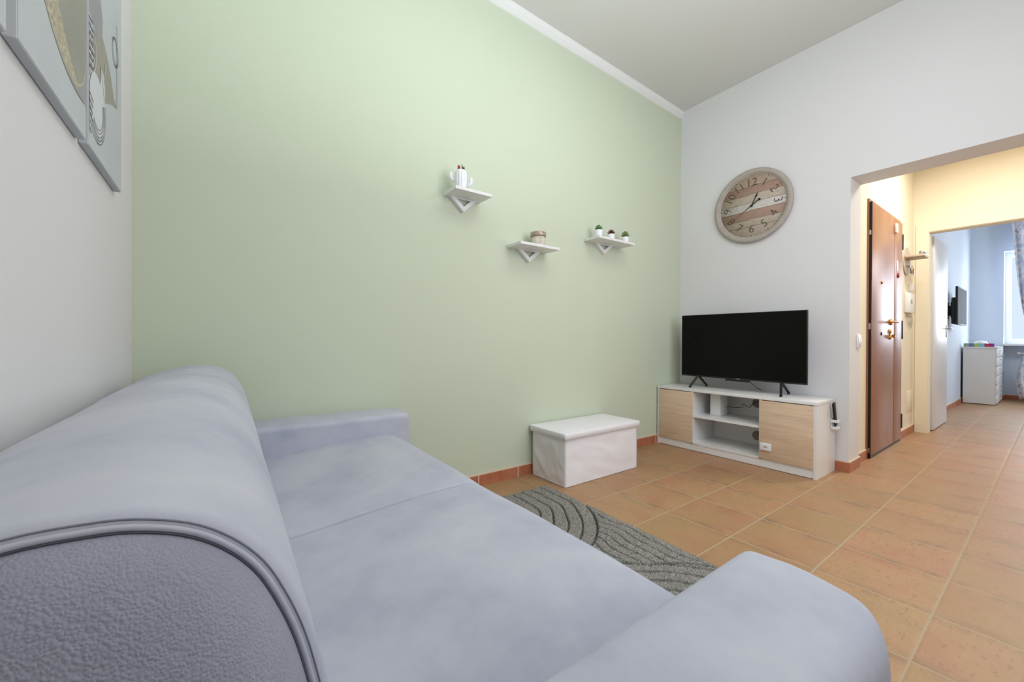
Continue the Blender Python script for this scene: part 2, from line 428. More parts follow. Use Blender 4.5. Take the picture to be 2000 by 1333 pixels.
# hall
HY = 0.985
boxes('baseboard_hall', M['baseboard'], [(TX, WT+.01, 0.945, 0.955, 0, BH), (WT, WT+.01, .955, HY, 0, BH), (WT+.01, 4.43, 0.975, HY, 0, BH)], label='terracotta baseboard left of the brown entrance door', cat='baseboard')
sbox('baseboard_entrance', M['baseboard'], 5.56, 6.22, 0.970, HY, 0, BH, label='terracotta baseboard right of the brown entrance door', cat='baseboard')
sbox('wall_hall', M['hall_wall'], WT, 6.30, HY, HY+.15, 0, 3.1, label='cream hall wall holding the entrance door', cat='wall')
EX = 6.22
boxes('wall_hallend', M['hall_wall'], [(EX, 6.34, 0.868, HY+.15, 0, 3.1), (EX, 6.34, -0.75, 0.868, 2.185, 3.1), (EX, 6.34, -2.6, -0.35, 0, 2.185)],
      label='cream wall at the hall end with bedroom doorway', cat='wall')
sbox('wall_hallright', M['hall_wall'], WT, EX, -0.9, -0.75, 0, 3.1, label='cream wall on the right side of the hall', cat='wall')
sbox('ceiling_hall', M['hall_wall'], WT, 6.34, -0.9, HY+.15, 2.98, 3.1, label='hall ceiling', cat='ceiling')
# bedroom
FX = 10.85
sbox('wall_bedleft', M['bed_wall'], 6.34, FX+.3, HY, HY+.15, 0, 3.5, label='pale blue bedroom wall carrying the small television', cat='wall')
boxes('wall_bedfar', M['bed_wall'], [(FX, FX+.3, 0.605, HY+.15, 0, 3.5), (FX, FX+.3, -0.75, 0.605, 2.54, 3.5), (FX, FX+.3, -2.6, -0.75, 0, 3.5), (FX+.2, FX+.3, -0.75, 0.605, 0, .93)],
      label='pale blue bedroom wall with window niche', cat='wall')
sbox('wall_bedright', M['bed_wall'], 6.34, FX+.3, -2.6, -2.45, 0, 3.5, label='pale blue bedroom side wall', cat='wall')
sbox('ceiling_bed', M['ceiling'], 6.34, FX+.3, -2.6, HY+.15, 3.38, 3.5, label='bedroom ceiling', cat='ceiling')
sbox('baseboard_bedleft', M['baseboard'], 7.3, FX, HY-.012, HY, 0, BH, label='terracotta baseboard along the bedroom left wall', cat='baseboard')
boxes('baseboard_bedfar', M['baseboard'], [(FX-.012, FX, .605, HY-.012, 0, BH), (FX, FX+.2, .593, .605, 0, BH), (FX+.188, FX+.2, -.75, .593, 0, BH)], label='terracotta baseboard under the bedroom window', cat='baseboard')
sbox('trim_2', M['white_lac'], FX-.03, FX+.3, -0.75, 0.603, 0.93, 0.96, label='white window sill in the bedroom', cat='window sill')
bm = bmesh.new()
for a in [(FX+.2, FX+.27, .535, .605, 1.05, 2.46), (FX+.2, FX+.27, -.75, -.68, 1.05, 2.46), (FX+.2, FX+.27, -.10, -.03, 1.05, 2.46), (FX+.2, FX+.27, -.75, .605, .96, 1.05), (FX+.2, FX+.27, -.75, .605, 2.46, 2.54)]: box(bm, *a)
win = struct('window_2', bm, M['white_lac'], 'white framed bedroom window behind the curtain', 'window')
bm = bmesh.new(); box(bm, FX+.232, FX+.236, -.68, .535, 1.05, 2.46)
gp = obj('pane', bm, M['glass'], win)

# entrance door, a leaf proud of the hall wall
d1 = bpy.data.objects.new('door_1', None); C.objects.link(d1); d1.location = (4.98, 0.96, 0)
tag(d1, 'brown glossy armoured entrance door with brass lever in the hall', 'door', kind='structure')
DY = 0.955
bxo('door_leaf', M['door_brown'], d1, 4.46, 5.21, DY, HY-.001, 0.025, 2.175, bev=.004)
bxo('side_leaf', M['door_brown'], d1, 5.225, 5.53, DY, HY-.001, 0.025, 2.175, bev=.004)
bm = bmesh.new(); box(bm, 4.452, 4.460, DY+.001, HY, .02, 2.18); tag(obj('leaf_edge', bm, M['dark_metal'], d1), 'dark steel edge of the leaf')
bm = bmesh.new(); box(bm, 4.436, 4.452, HY-.012, HY, 0, 2.178); box(bm, 5.535, 5.56, HY-.012, HY, 0, 2.178); box(bm, 4.436, 5.56, HY-.012, HY, 2.178, 2.205)
obj('door_frame', bm, M['door_brown'], d1)
bm = bmesh.new(); box(bm, 4.46, 5.53, DY+.004, HY, 0.003, .022); tag(obj('threshold_strip', bm, M['dark_metal'], d1), 'black draught strip under the leaf')
for z0, z1 in ((1.915, 2.07), (1.02, 1.205), (.125, .27)):
    bm = bmesh.new(); box(bm, 5.533, 5.556, DY-.006, HY-.005, z0, z1, bev=.004); obj('hinge', bm, M['dark_metal'], d1, sm=40)
for z0, z1 in ((1.90, 1.94), (1.10, 1.15), (.05, .09)):
    bm = bmesh.new(); box(bm, 4.448, 4.4525, DY+.006, DY+.024, z0, z1); obj('bolt_plate', bm, M['steel'], d1)
bm = bmesh.new()
lathe(bm, [(.0, -.012), (.028, -.012), (.03, -.002), (.03, 0)], 5.08, DY, 1.178, 'y', 20)
tube(bm, [(5.08, DY, 1.178), (5.08, DY-.05, 1.178)], .011)
tube(bm, [(5.08, DY-.05, 1.178), (5.0, DY-.053, 1.18), (4.90, DY-.045, 1.174), (4.86, DY-.04, 1.17)], [.012, .011, .009, .007])
tag(obj('lever_handle', bm, M['brass'], d1, sm=50), 'brass lever handle')
bm = bmesh.new(); lathe(bm, [(0, -.014), (.016, -.014), (.022, -.004), (.022, 0)], 5.06, DY, 1.09, 'y', 18); lathe(bm, [(0, -.014), (.016, -.014), (.022, -.004), (.022, 0)], 5.06, DY, 1.035, 'y', 18)
box(bm, 5.045, 5.075, DY-.006, DY, 1.02, 1.11, bev=.003); box(bm, 5.056, 5.064, DY-.04, DY-.012, 1.03, 1.06)
tag(obj('lock_plate', bm, M['brass'], d1, sm=50), 'brass lock plate with key')
bm = bmesh.new(); lathe(bm, [(0, -.006), (.014, -.006), (.016, 0)], 4.757, DY, 1.065, 'y', 4); tag(obj('lock_cap', bm, M['dark_metal'], d1), 'small dark diamond lock cap')
bm = bmesh.new(); lathe(bm, [(0, -.01), (.008, -.01), (.014, -.004), (.014, 0)], 4.76, DY, 1.52, 'y', 16); tag(obj('peephole', bm, M['brass'], d1, sm=50), 'brass peephole')
bm = bmesh.new(); box(bm, 5.195, 5.245, DY-.02, DY, 2.03, 2.12, bev=.005)
tag(obj('door_sensor', bm, M['white_plastic'], None, (5.22, DY, 2.03), sm=40), 'small white alarm sensor at the top of the brown entrance door', 'sensor')
bm = bmesh.new(); box(bm, 5.29, 5.34, DY-.004, DY, 1.68, 1.78, bev=.002)
tag(obj('door_notice', bm, M['white_plastic'], None, (5.31, DY, 1.68), sm=40), 'white notice tag stuck on narrow panel of entrance door', 'tag')
bm = bmesh.new(); lathe(bm, [(0, -.012), (.02, -.012), (.026, -.004), (.026, 0)], 5.34, DY, 1.64, 'y', 20)
tag(obj('door_charm', bm, M['red'], None, (5.34, DY, 1.62), sm=40), 'round red charm below white tag on entrance door', 'charm')

# hall wall pieces
bm = bmesh.new(); box(bm, 4.03, 4.11, 0.944, 0.955, .945, 1.05, bev=.003)
sw = thing('light_switch', 'white light switch on the jamb beside the hall opening', 'light switch', (4.07, .955, .945))
obj('cover_plate', bm, M['white_plastic'], sw, sm=40)
bm = bmesh.new(); box(bm, 4.045, 4.068, .940, .944, .965, 1.03, bev=.001); box(bm, 4.072, 4.095, .940, .944, .965, 1.03, bev=.001); obj('rocker', bm, M['white_ceramic'], sw, sm=40)
KX = 5.85
kb = thing('key_shelf', 'oval pale wood key holder with a small shelf on the hall wall', 'key holder', (KX, HY, 1.7))
bm = bmesh.new()
prism(bm, [(KX+.15*math.cos(2*PI*k/32), 1.84+.145*math.sin(2*PI*k/32)) for k in range(32)], 'y', HY-.012, HY); obj('backboard', bm, M['hook_wood'], kb)
bm = bmesh.new(); box(bm, KX-.13, KX+.12, HY-.155, HY-.012, 1.862, 1.884, bev=.003); obj('shelf_board', bm, M['hook_wood'], kb, sm=40)
for dx in (-.06, 0, .06):
    bm = bmesh.new(); tube(bm, [(KX+dx, HY-.012, 1.785), (KX+dx, HY-.04, 1.775), (KX+dx, HY-.045, 1.79)], .003, 6); obj('hook', bm, M['steel'], kb)
bm = bmesh.new(); tube(bm, [(KX-.10, HY-.13, 1.902), (KX+.09, HY-.14, 1.902)], .017, 12)
tag(obj('rolled_holder', bm, M['steel'], None, (KX, HY-.13, 1.885), sm=40), 'small silver grey roll lying on the key shelf', 'holder')
ks = thing('key_bunch', 'dark key bunch hanging below the oval key shelf', 'keys', (KX-.06, HY-.055, 1.7))
bm = bmesh.new(); lathe(bm, [(.014, -.002), (.016, 0), (.014, .002)], KX-.06, HY-.045, 1.772, 'y', 16); obj('key_ring', bm, M['steel'], ks)
for i, (dx, dz, m) in enumerate([(-.02, -.05, 'dark_metal'), (0, -.065, 'red'), (.02, -.05, 'dark_metal'), (.01, -.085, 'steel')]):
    bm = bmesh.new(); box(bm, KX-.06+dx-.010, KX-.06+dx+.010, HY-.055-.006*i, HY-.05-.006*i, 1.77+dz-.02, 1.77+dz+.035, bev=.002)
    obj('key', bm, M[m], ks, sm=40)
ic = thing('intercom', 'cream wall intercom box on the hall wall right of the entrance door', 'intercom', (5.98, HY, 1.3))
bm = bmesh.new(); box(bm, 5.80, 6.12, HY-.03, HY, 1.30, 1.51, bev=.005); obj('housing', bm, M['white_plastic'], ic, sm=40)
bm = bmesh.new(); box(bm, 5.93, 5.98, HY-.034, HY-.03, 1.40, 1.44); tag(obj('button', bm, M['label'], ic), 'grey button')
bm = bmesh.new(); box(bm, 5.99, 6.03, HY-.035, HY, 1.54, 1.62, bev=.004)
tag(obj('thermostat', bm, M['white_plastic'], None, (6.01, HY, 1.54), sm=40), 'narrow cream thermostat above the wall intercom', 'thermostat')
kk = thing('hanging_keys', 'small metal keys hanging below the wall intercom', 'keys', (6.03, HY, 1.16))
bm = bmesh.new(); box(bm, 5.90, 6.10, HY-.012, HY, 1.262, 1.286, bev=.002); obj('hook_rail', bm, M['hook_wood'], kk, sm=40)
for x, z in ((5.95, 1.2), (6.02, 1.17), (6.07, 1.21)):
    bm = bmesh.new(); box(bm, x-.012, x+.012, HY-.02, HY-.016, z-.03, z+.05, bev=.002); obj('key', bm, M['steel'], kk, sm=40)
bm = bmesh.new(); box(bm, 5.93, 6.19, HY-.006, HY, .24, .46, bev=.002)
tag(obj('access_panel', bm, M['hall_wall'], None, (6.06, HY, .24), sm=40), 'flush cream access panel low on the hall wall', 'panel')

# bedroom door, opened inwards
bm = bmesh.new()
for a in [(EX-.012, EX, .868, .965, 0, 2.27)]: box(bm, *a)
box(bm, EX-.012, EX, -.3, .868, 2.185, 2.27)
box(bm, EX-.004, 6.345, .862, .870, 0, 2.185); box(bm, EX-.004, 6.345, -.35, .862, 2.178, 2.187)
struct('trim_3', bm, M['hall_wall'], 'cream door casing around the bedroom doorway', 'door casing')
d2 = bpy.data.objects.new('door_2', None); C.objects.link(d2); d2.location = (6.8, .86, 0)
tag(d2, 'white bedroom door standing open into the bedroom', 'door', kind='structure')
bxo('door_leaf', M['door_white'], d2, 6.40, 7.27, .846, .884, .012, 2.165, bev=.003)
bm = bmesh.new(); tube(bm, [(7.19, .846, 1.155), (7.19, .80, 1.155)], .009); tube(bm, [(7.19, .80, 1.155), (7.09, .80, 1.158), (7.06, .805, 1.157)], .009)
box(bm, 7.172, 7.208, .840, .846, 1.05, 1.2, bev=.002); tag(obj('lever_handle', bm, M['steel'], d2, sm=50), 'steel lever handle')

# ------------------------------------------------------------------ sofa
SX = thing('sofa', 'grey leather two-seat sofa along the left wall', 'sofa', (0.3, 1.22, 0))
PR = [(-.270, .10), (-.285, .30), (-.288, .60), (-.286, .74), (-.278, .795), (-.262, .825), (-.235, .845), (-.20, .860), (-.155, .875), (-.115, .884), (-.08, .887), (-.045, .883),
      (-.015, .872), (.012, .852), (.034, .826), (.050, .795), (.064, .758), (.075, .715), (.085, .665), (.096, .60), (.112, .52), (.122, .44), (.128, .34), (.125, .10)]
def catmull(pts, sub=4):
    out = []
    for i in range(len(pts)-1):
        p0, p1, p2, p3 = pts[max(i-1, 0)], pts[i], pts[i+1], pts[min(i+2, len(pts)-1)]
        for s in range(sub):
            t = s/sub
            out.append(tuple(0.5*((2*p1[k])+(-p0[k]+p2[k])*t+(2*p0[k]-5*p1[k]+4*p2[k]-p3[k])*t*t+(-p0[k]+3*p1[k]-3*p2[k]+p3[k])*t**3) for k in (0, 1)))
    out.append(pts[-1]); return out
def inset(pts, d):
    n = len(pts); out = []
    for i in range(n):
        a = Vector(pts[(i-1) % n]); b = Vector(pts[(i+1) % n]); t = (b-a).normalized()
        nrm = Vector((t.y, -t.x))      # points are clockwise (rear, top, front): inward normal
        out.append((pts[i][0]+nrm.x*d, pts[i][1]+nrm.y*d))
    return out
def loft(bm, prof, secs, capmi=0, mi=0, warp=None):
    rings = []
    for y, d in secs:
        pts = inset(prof, d) if d else prof
        rings.append([bm.verts.new((warp(x, y, z) if warp else (x, y, z))) for x, z in pts])
    n = len(prof)
    for i in range(len(rings)-1):
        for k in range(n):
            f = bm.faces.new((rings[i][k], rings[i][(k+1) % n], rings[i+1][(k+1) % n], rings[i+1][k])); f.material_index = mi; f.smooth = True
    for r_ in (rings[0], rings[-1]):
        c = sum((v.co for v in r_), Vector())/n; cv = bm.verts.new(c)
        for k in range(n): f = bm.faces.new((r_[k], r_[(k+1) % n], cv)); f.material_index = capmi; f.smooth = True
    return rings
def skew(x, y, z):
    t = max(0, min(1, (x+.25)/.25)); return (x+0.017*(y-.35)*t, y, z)
prof = catmull(PR, 4)
Y0, Y1 = 0.375, 2.11
def fillet_secs(y0, y1, r, inner, n=6, mid=24):
    s = []
    for k in range(n+1):
        a = PI/2*k/n; s.append((y0+r*(1-math.sin(a)), inner+r*(1-math.cos(PI/2-a)) if False else inner+r*(1-math.sin(a)) ))
    return s
def ends(y0, y1, r, n=6, mid=24):
    a_ = [(y0+r*(1-math.sin(PI/2*k/n)), r*(1-math.cos(PI/2*k/n))) for k in range(n, -1, -1)]
    A = [(y0+r*(1-math.cos(PI/2*k/n)), r*(1-math.sin(PI/2*k/n))) for k in range(0, n+1)]
    B = [(y1-(y-y0), d) for y, d in reversed(A)]
    M_ = [(y0+r+(y1-y0-2*r)*k/mid, 0) for k in range(1, mid)]
    return A+M_+B
def wrinkle(x, y, z):
    X, Y, Z = skew(x, y, z)
    if z > .62: Z += .0035*noise.noise(Vector((X*9, Y*3.2, Z*4)))+.0015*noise.noise(Vector((X*26, Y*14, 3)))
    return (X, Y, Z)
bm = bmesh.new(); loft(bm, prof, ends(Y0, Y1, .012, 6, 90), warp=wrinkle)
obj('backrest', bm, M['sofa_smooth'], SX)
# end panels (slightly domed) and the piping round them
for ys, nm in ((Y0, 1), (Y1, -1)):
    bm = bmesh.new(); ring = inset(prof, .0146); rings = []; n_ = len(ring); cxp, czp = -.09, .52
    for k in range(15):
        a = PI/2*k/14; sc_ = 1-.55*(1-math.cos(a)); yy = ys+nm*(.008-(.082 if nm > 0 else .03)*math.sin(a))
        rings.append([bm.verts.new(wrinkle(cxp+(x-cxp)*sc_, yy, czp+(z-czp)*sc_)) for x, z in ring])
    for a, b in zip(rings, rings[1:]):
        for k in range(n_): bm.faces.new((a[k], a[(k+1) % n_], b[(k+1) % n_], b[k])).smooth = True
    cv = bm.verts.new(sum((v.co for v in rings[-1]), Vector())/n_)
    for k in range(n_): bm.faces.new((rings[-1][k], rings[-1][(k+1) % n_], cv)).smooth = True
    obj('end_panel', bm, M['sofa_grain_shaded'], SX)
    bm = bmesh.new(); ring = inset(prof, .0118)
    tube(bm, [wrinkle(x, ys+nm*.0008, z) for x, z in ring[6:-3]], .0025, 10); obj('piping', bm, M['sofa_smooth'], SX)
    bm = bmesh.new(); ring = inset(prof, .0146)
    tube(bm, [wrinkle(x, ys-nm*.0006, z) for x, z in ring[6:-3]], .0008, 6); tag(obj('seam_thread', bm, M['thread'], SX), 'dark seam line under the piping')
    bm = bmesh.new(); ring = inset(prof, .0066)
    tube(bm, [wrinkle(x, ys+nm*.0013, z) for x, z in ring[6:-3]], .0008, 6); tag(obj('seam_thread', bm, M['thread_pale'], SX), 'grey stitched seam line')
# seat cushions
SP = catmull([(.06, .16), (.06, .30), (.07, .425), (.10, .452), (.16, .462), (.26, .472), (.40, .486), (.55, .497), (.65, .500), (.70, .4985), (.735, .487), (.758, .465), (.768, .43), (.772, .36), (.770, .24), (.765, .16)], 4)
def crown(y0, y1):
    def f(x, y, z):
        t = (y-y0)/(y1-y0); X = x+.008*(y-.35)+0*t
        Z = z+(.007*math.sin(PI*t)**.7 if z > .4 and 0 < t < 1 else 0)
        Z += .0035*noise.noise(Vector((X*4, y*4, 0)))*(1 if z > .4 else 0)
        return (X, y, Z)
    return f
for y0, y1, r in ((.362, 1.2190, .011), (1.2260, 2.080, .011)):
    bm = bmesh.new(); loft(bm, SP, ends(y0, y1, r, 5, 30), warp=crown(y0, y1)); obj('seat_cushion', bm, M['sofa_smooth'], SX)
# arms: rounded blocks, softer on the outer side
def arm_section(x1, z1, r, z0=.05, x0=-.27, n=9):
    pts = [(x0, z0), (x0, z1-.04)]
    pts += [(x0+.04*(1-math.cos(PI/2*k/n)), z1-.04+.04*math.sin(PI/2*k/n)) for k in range(1, n+1)]
    pts += [(x0+.04+(x1-r-x0-.04)*k/12, z1) for k in range(1, 12)]
    pts += [(x1-r+r*math.sin(PI/2*k/n), z1-r+r*math.cos(PI/2*k/n)) for k in range(0, n+1)]
    pts += [(x1+.004*(1-k/6), z0+(z1-r-z0)*(1-k/6)) if k < 6 else (x1, z0) for k in range(1, 7)]
    return pts
for y0, y1, outer_low in ((.134, .366, True), (2.074, 2.322, False)):
    bm = bmesh.new(); rings = []
    def off(t, R): return R-math.sqrt(max(0, R*R-(R-t)**2)) if t < R else 0
    ys = []; N = 12
    RO, RI = .07, .024
    for k in range(N+1): ys.append(('o', RO*(1-math.cos(PI/2*k/N))))
    W = y1-y0
    lst = [t for _, t in ys]+[RO+(W-RO-RI)*k/5 for k in range(1, 5)]+[W-RI*(1-math.cos(PI/2*(1-k/6))) for k in range(0, 7)]
    for t in lst:           # t measured from the outer face
        fo, fi = 1.15*off(t, RO)+.034*max(0, (.14-t)/.14), off(W-t, RI)
        to, ti = off(t, .048), off(W-t, RI)
        crown_ = .006*math.sin(PI*min(1, max(0, t/W)))
        sec = arm_section(.838-max(fo, fi), .602+crown_-max(to, ti), .034)
        y = y0+t if outer_low else y1-t
        rings.append([bm.verts.new((x, y, z+.0015*noise.noise(Vector((x*7, y*7, 1))))) for x, z in sec])
    n_ = len(rings[0])
    for a, b in zip(rings, rings[1:]):
        for k in range(n_-1): bm.faces.new((a[k], a[k+1], b[k+1], b[k])).smooth = True
        bm.faces.new((a[n_-1], a[0], b[0], b[n_-1]))
    for r_ in (rings[0], rings[-1]):
        f = bm.faces.new(r_); f.smooth = False
    obj('armrest', bm, M['sofa_smooth'], SX)
bxo('base_frame', M['sofa_smooth'], SX, -.25, .755, .372, 2.07, .05, .158, bev=.01)
for x, y in ((-.2, .25), (.78, .25), (-.2, 2.2), (.78, 2.2)):
    bm = bmesh.new(); lathe(bm, [(.02, 0), (.025, .06)], x, y, 0, 'z', 16); obj('foot', bm, M['black'], SX)

# ------------------------------------------------------------------ pictures on the left wall
def clipdisc(cy, cz_, r, y0, y1, z0, z1, r2=0, n=72, a0=0, a1=2*PI):
    o = []
    for k in range(n+1):
        a = a0+(a1-a0)*k/n; o.append((min(max(cy+r*math.cos(a), y0), y1), min(max(cz_+r*math.sin(a), z0), z1)))
    return o
def picture(name_label, y0, y1, z0, z1, shapes):
    bm = bmesh.new(); XF = -.280
    box(bm, LX+.001, XF, y0, y1, z0, z1, bev=.0015, seg=1, mi=0)
    mats = [M['canvas_edge'], M['art_bg']]
    def face(pts, x, m):
        if M[m] not in mats: mats.append(M[m])
        vs = []; last = None
        for p in pts:
            if last is None or (abs(p[0]-last[0])+abs(p[1]-last[1])) > 1e-5: vs.append(bm.verts.new((x, p[0], p[1]))); last = p
        if (vs[0].co-vs[-1].co).length < 1e-5: vs.pop()
        if len(vs) > 2: bm.faces.new(vs).material_index = mats.index(M[m])
    face([(y0+.002, z0+.002), (y1-.002, z0+.002), (y1-.002, z1-.002), (y0+.002, z1-.002)], XF+.0003, 'art_bg')
    lv = 1
    for sh in shapes:
        x = XF+.0003+.00004*lv; lv += 1
        if sh[0] == 'disc': face(clipdisc(sh[1], sh[2], sh[3], y0+.003, y1-.003, z0+.003, z1-.003), x, sh[4])
        elif sh[0] == 'poly': face(sh[1], x, sh[2])
        elif sh[0] == 'arc':
            _, cy, cz_, r, wd, a0, a1, m = sh
            o = clipdisc(cy, cz_, r+wd/2, y0+.003, y1-.003, z0+.003, z1-.003, 0, 48, a0, a1)
            i = clipdisc(cy, cz_, r-wd/2, y0+.003, y1-.003, z0+.003, z1-.003, 0, 48, a0, a1)
            for k in range(48):
                q4 = [o[k], o[k+1], i[k+1], i[k]]
                if abs(o[k][0]-i[k][0])+abs(o[k][1]-i[k][1]) > wd*.4 and abs(o[k+1][0]-i[k+1][0])+abs(o[k+1][1]-i[k+1][1]) > wd*.4: face(q4, x, m)
        elif sh[0] == 'line':
            _, a, b, wd, m = sh; a = Vector(a); b = Vector(b); t = (b-a).normalized(); nn = Vector((-t.y, t.x))*wd/2
            face([tuple(a+nn), tuple(b+nn), tuple(b-nn), tuple(a-nn)], x, m)
    for f in bm.faces: f.normal_update()
    o = obj('canvas_picture', bm, mats, None, (LX, (y0+y1)/2, z0))
    return tag(o, name_label, 'picture', 'abstract canvas pictures on the left wall')
H = .675
s1 = [('disc', 1.42, 1.993, .398, 'art_taupe'), ('disc', 1.402, 1.996, .388, 'art_beige'), ('arc', 1.42, 1.993, .398, .004, -PI, 0, 'art_dark'), ('disc', 1.60, 2.03, .445, 'art_taupe'), ('poly', [(1.36, 1.604), (1.496, 1.60), (1.496, 1.70), (1.485, 1.665), (1.45, 1.62), (1.42, 1.61)], 'art_grey'), ('arc', 1.405, 1.71, .092, .004, -PI/2, 0, 'art_cream')]
picture('abstract canvas of a large hammered beige disc, leftmost fully seen picture', 1.06, 1.50, 1.512, 1.512+H, s1)
s2 = [('poly', [(1.53, 2.15), (1.60, 2.08), (1.65, 2.0), (1.688, 1.94), (1.68, 1.89), (1.74, 1.872), (1.80, 1.83), (1.84, 1.79), (1.895, 1.772), (1.80, 1.745), (1.74, 1.72), (1.70, 1.70), (1.53, 1.70)], 'art_taupe'),
      ('poly', [(1.53, 2.15), (1.60, 2.08), (1.65, 2.0), (1.684, 1.94), (1.66, 1.90), (1.64, 1.85), (1.53, 1.83)], 'art_grey')]
for k in range(9): s2.append(('arc', 1.535, 1.79, .075-.0085*k, .0035, -PI/2-.3, PI/2+.3, 'art_white' if k % 2 == 0 else 'art_dark'))
for k in range(14): s2.append(('line', (1.53, 1.855-.0105*k), (1.575+.012*math.sin(k), 1.862-.0105*k), .0042, 'art_white' if k % 2 else 'art_dark'))
s2 += [('disc', 1.615, 1.655, .085, 'art_white'), ('poly', [(1.62, 1.60), (1.66, 1.79), (1.70, 1.78), (1.712, 1.74), (1.70, 1.66), (1.69, 1.60)], 'art_white')]
for k in range(10): s2.append(('arc', 1.615, 1.66, .107-.0048*k, .0022, -2.2, .35, 'art_dark' if k % 2 == 0 else 'art_white'))
for k in range(11): s2.append(('line', (1.53, 1.655-.0095*k), (1.57-.002*k, 1.645-.0092*k), .0045, 'art_dark' if k % 2 == 0 else 'art_white'))
s2 += [('line', (1.655, 1.79), (1.70, 1.71), .004, 'art_cream'), ('line', (1.715, 1.83), (1.695, 1.76), .004, 'art_cream'),
       ('arc', 1.858, 1.945, .043, .006, 0, 2*PI, 'art_dark'), ('line', (1.884, 2.05), (1.884, 1.772), .004, 'art_dark')]
picture('abstract canvas with striped arcs and thin ring, nearest the green wall', 1.525, 1.965, 1.512, 1.512+H, s2)
s3 = [('disc', .80, 1.95, .20, 'art_taupe'), ('poly', [(.90, 1.58), (1.0, 1.58), (1.0, 2.16), (.90, 2.16)], 'art_teal'), ('poly', [(.93, 1.60), (.995, 1.60), (.995, 1.68), (.93, 1.68)], 'art_white')]
picture('abstract canvas mostly cut off at the upper left corner of the photo', .58, 1.016, 1.494, 1.494+H, s3)

# ------------------------------------------------------------------ wall shelves on the green wall
def wall_shelf(x0, x1, z, label, tri):
    s = thing('wall_shelf', label, 'shelf', ((x0+x1)/2, GY, z-.08), 'white shelves on the green wall')
    bm = bmesh.new(); box(bm, x0, x1, GY-.168, GY-.0005, z, z+.019, bev=.0012, seg=1); obj('shelf_board', bm, M['white_lac'], s)
    a, b, t = tri; wd = .0  # bracket: open triangle, point down
    bm = bmesh.new(); c = (a+b)/2
    out = [(a, z), (b, z), (c, z-t)]
    k = .30
    inn = [(a+(b-a)*.23, z-.0), (b-(b-a)*.23, z-.0), (c, z-t*.60)]
    ti = .0
    def ring(y): return [bm.verts.new((p[0], y, p[1])) for p in out], [bm.verts.new((p[0], y, p[1]-(.006 if i < 2 else 0))) for i, p in enumerate(inn)]
    o1, i1 = ring(GY-.032); o2, i2 = ring(GY-.0005)
    for q in range(3):
        n_ = (q+1) % 3
        bm.faces.new((o1[q], o1[n_], i1[n_], i1[q])); bm.faces.new((o2[q], o2[n_], i2[n_], i2[q]))
        bm.faces.new((o1[q], o1[n_], o2[n_], o2[q])); bm.faces.new((i1[q], i1[n_], i2[n_], i2[q]))
    obj('bracket', bm, M['white_lac'], s)
    return s
wall_shelf(1.157, 1.42, 1.915, 'small white wall shelf, highest of three, carrying the cactus pot', (1.195, 1.385, .085))
wall_shelf(1.655, 2.012, 1.652, 'small white wall shelf in the middle, carrying the candle jar', (1.735, 1.945, .085))
wall_shelf(2.434, 2.885, 1.812, 'small white wall shelf nearest the corner, carrying three potted succulents', (2.545, 2.765, .08))

# cactus pot
cx_, cy_, cz0 = 1.222, 2.225, 1.9345
cp = thing('cactus_pot', 'white ribbed ceramic pot shaped like a cactus on the highest shelf', 'pot', (cx_, cy_, cz0))
bm = bmesh.new(); n = 84; prof_ = [(.030, 0), (.034, .01), (.036, .05), (.037, .09), (.036, .108), (.031, .118), (.027, .118), (.026, .06), (.0, .055)]
rings = []
for r_, h in prof_:
    rings.append([bm.verts.new((cx_+r_*(1+.10*abs(math.sin(6*2*PI*k/n))-.06)*math.cos(2*PI*k/n), cy_+r_*(1+.10*abs(math.sin(6*2*PI*k/n))-.06)*math.sin(2*PI*k/n), cz0+h)) for k in range(n)])
for i in range(len(rings)-1):
    for k in range(n): bm.faces.new((rings[i][k], rings[i][(k+1) % n], rings[i+1][(k+1) % n], rings[i+1][k])).smooth = True
bm.faces.new(rings[0])
obj('pot_body', bm, M['white_ceramic'], cp)
bm = bmesh.new(); ex = Vector((.81, -.59, 0)); c0 = Vector((cx_, cy_, cz0))
tube(bm, [c0-ex*.03+Vector((0, 0, .055)), c0-ex*.05+Vector((0, 0, .06)), c0-ex*.062+Vector((0, 0, .075)), c0-ex*.063+Vector((0, 0, .095)), c0-ex*.061+Vector((0, 0, .108)), c0-ex*.06+Vector((0, 0, .114))], [.010, .012, .013, .013, .010, .003], 14); obj('cactus_arm', bm, M['white_ceramic'], cp)
bm = bmesh.new()
tube(bm, [c0+ex*.03+Vector((0, 0, .02)), c0+ex*.05+Vector((0, 0, .024)), c0+ex*.062+Vector((0, 0, .04)), c0+ex*.063+Vector((0, 0, .058)), c0+ex*.061+Vector((0, 0, .072)), c0+ex*.06+Vector((0, 0, .077))], [.009, .011, .012, .012, .010, .003], 14); obj('cactus_arm', bm, M['white_ceramic'], cp)
pc = c0-ex*.013+Vector((0, 0, .058))
bm = bmesh.new(); tube(bm, [pc, pc+Vector((0, 0, .06)), pc+Vector((0, 0, .072)), pc+Vector((0, 0, .088)), pc+Vector((0, 0, .098))], [.004, .004, .010, .008, .001], 12)
tag(obj('bottle_brush', bm, M['red'], None, pc, sm=50), 'red pointed tip sticking out of the cactus pot', 'ornament')
pc = c0+ex*.013+Vector((0, 0, .058))
bm = bmesh.new(); tube(bm, [pc, pc+Vector((0, 0, .058)), pc+Vector((0, 0, .066)), pc+Vector((.002, 0, .078))], [.004, .004, .012, .008], 12)
tube(bm, [pc+Vector((-.004, 0, .07)), pc+Vector((-.009, 0, .098))], [.005, .002], 8); tube(bm, [pc+Vector((.004, 0, .07)), pc+Vector((.006, 0, .088))], [.006, .003], 8)
tag(obj('ornament_pick', bm, M['darkgreen'], None, pc, sm=50), 'dark green branching tip sticking out of the cactus pot', 'ornament')

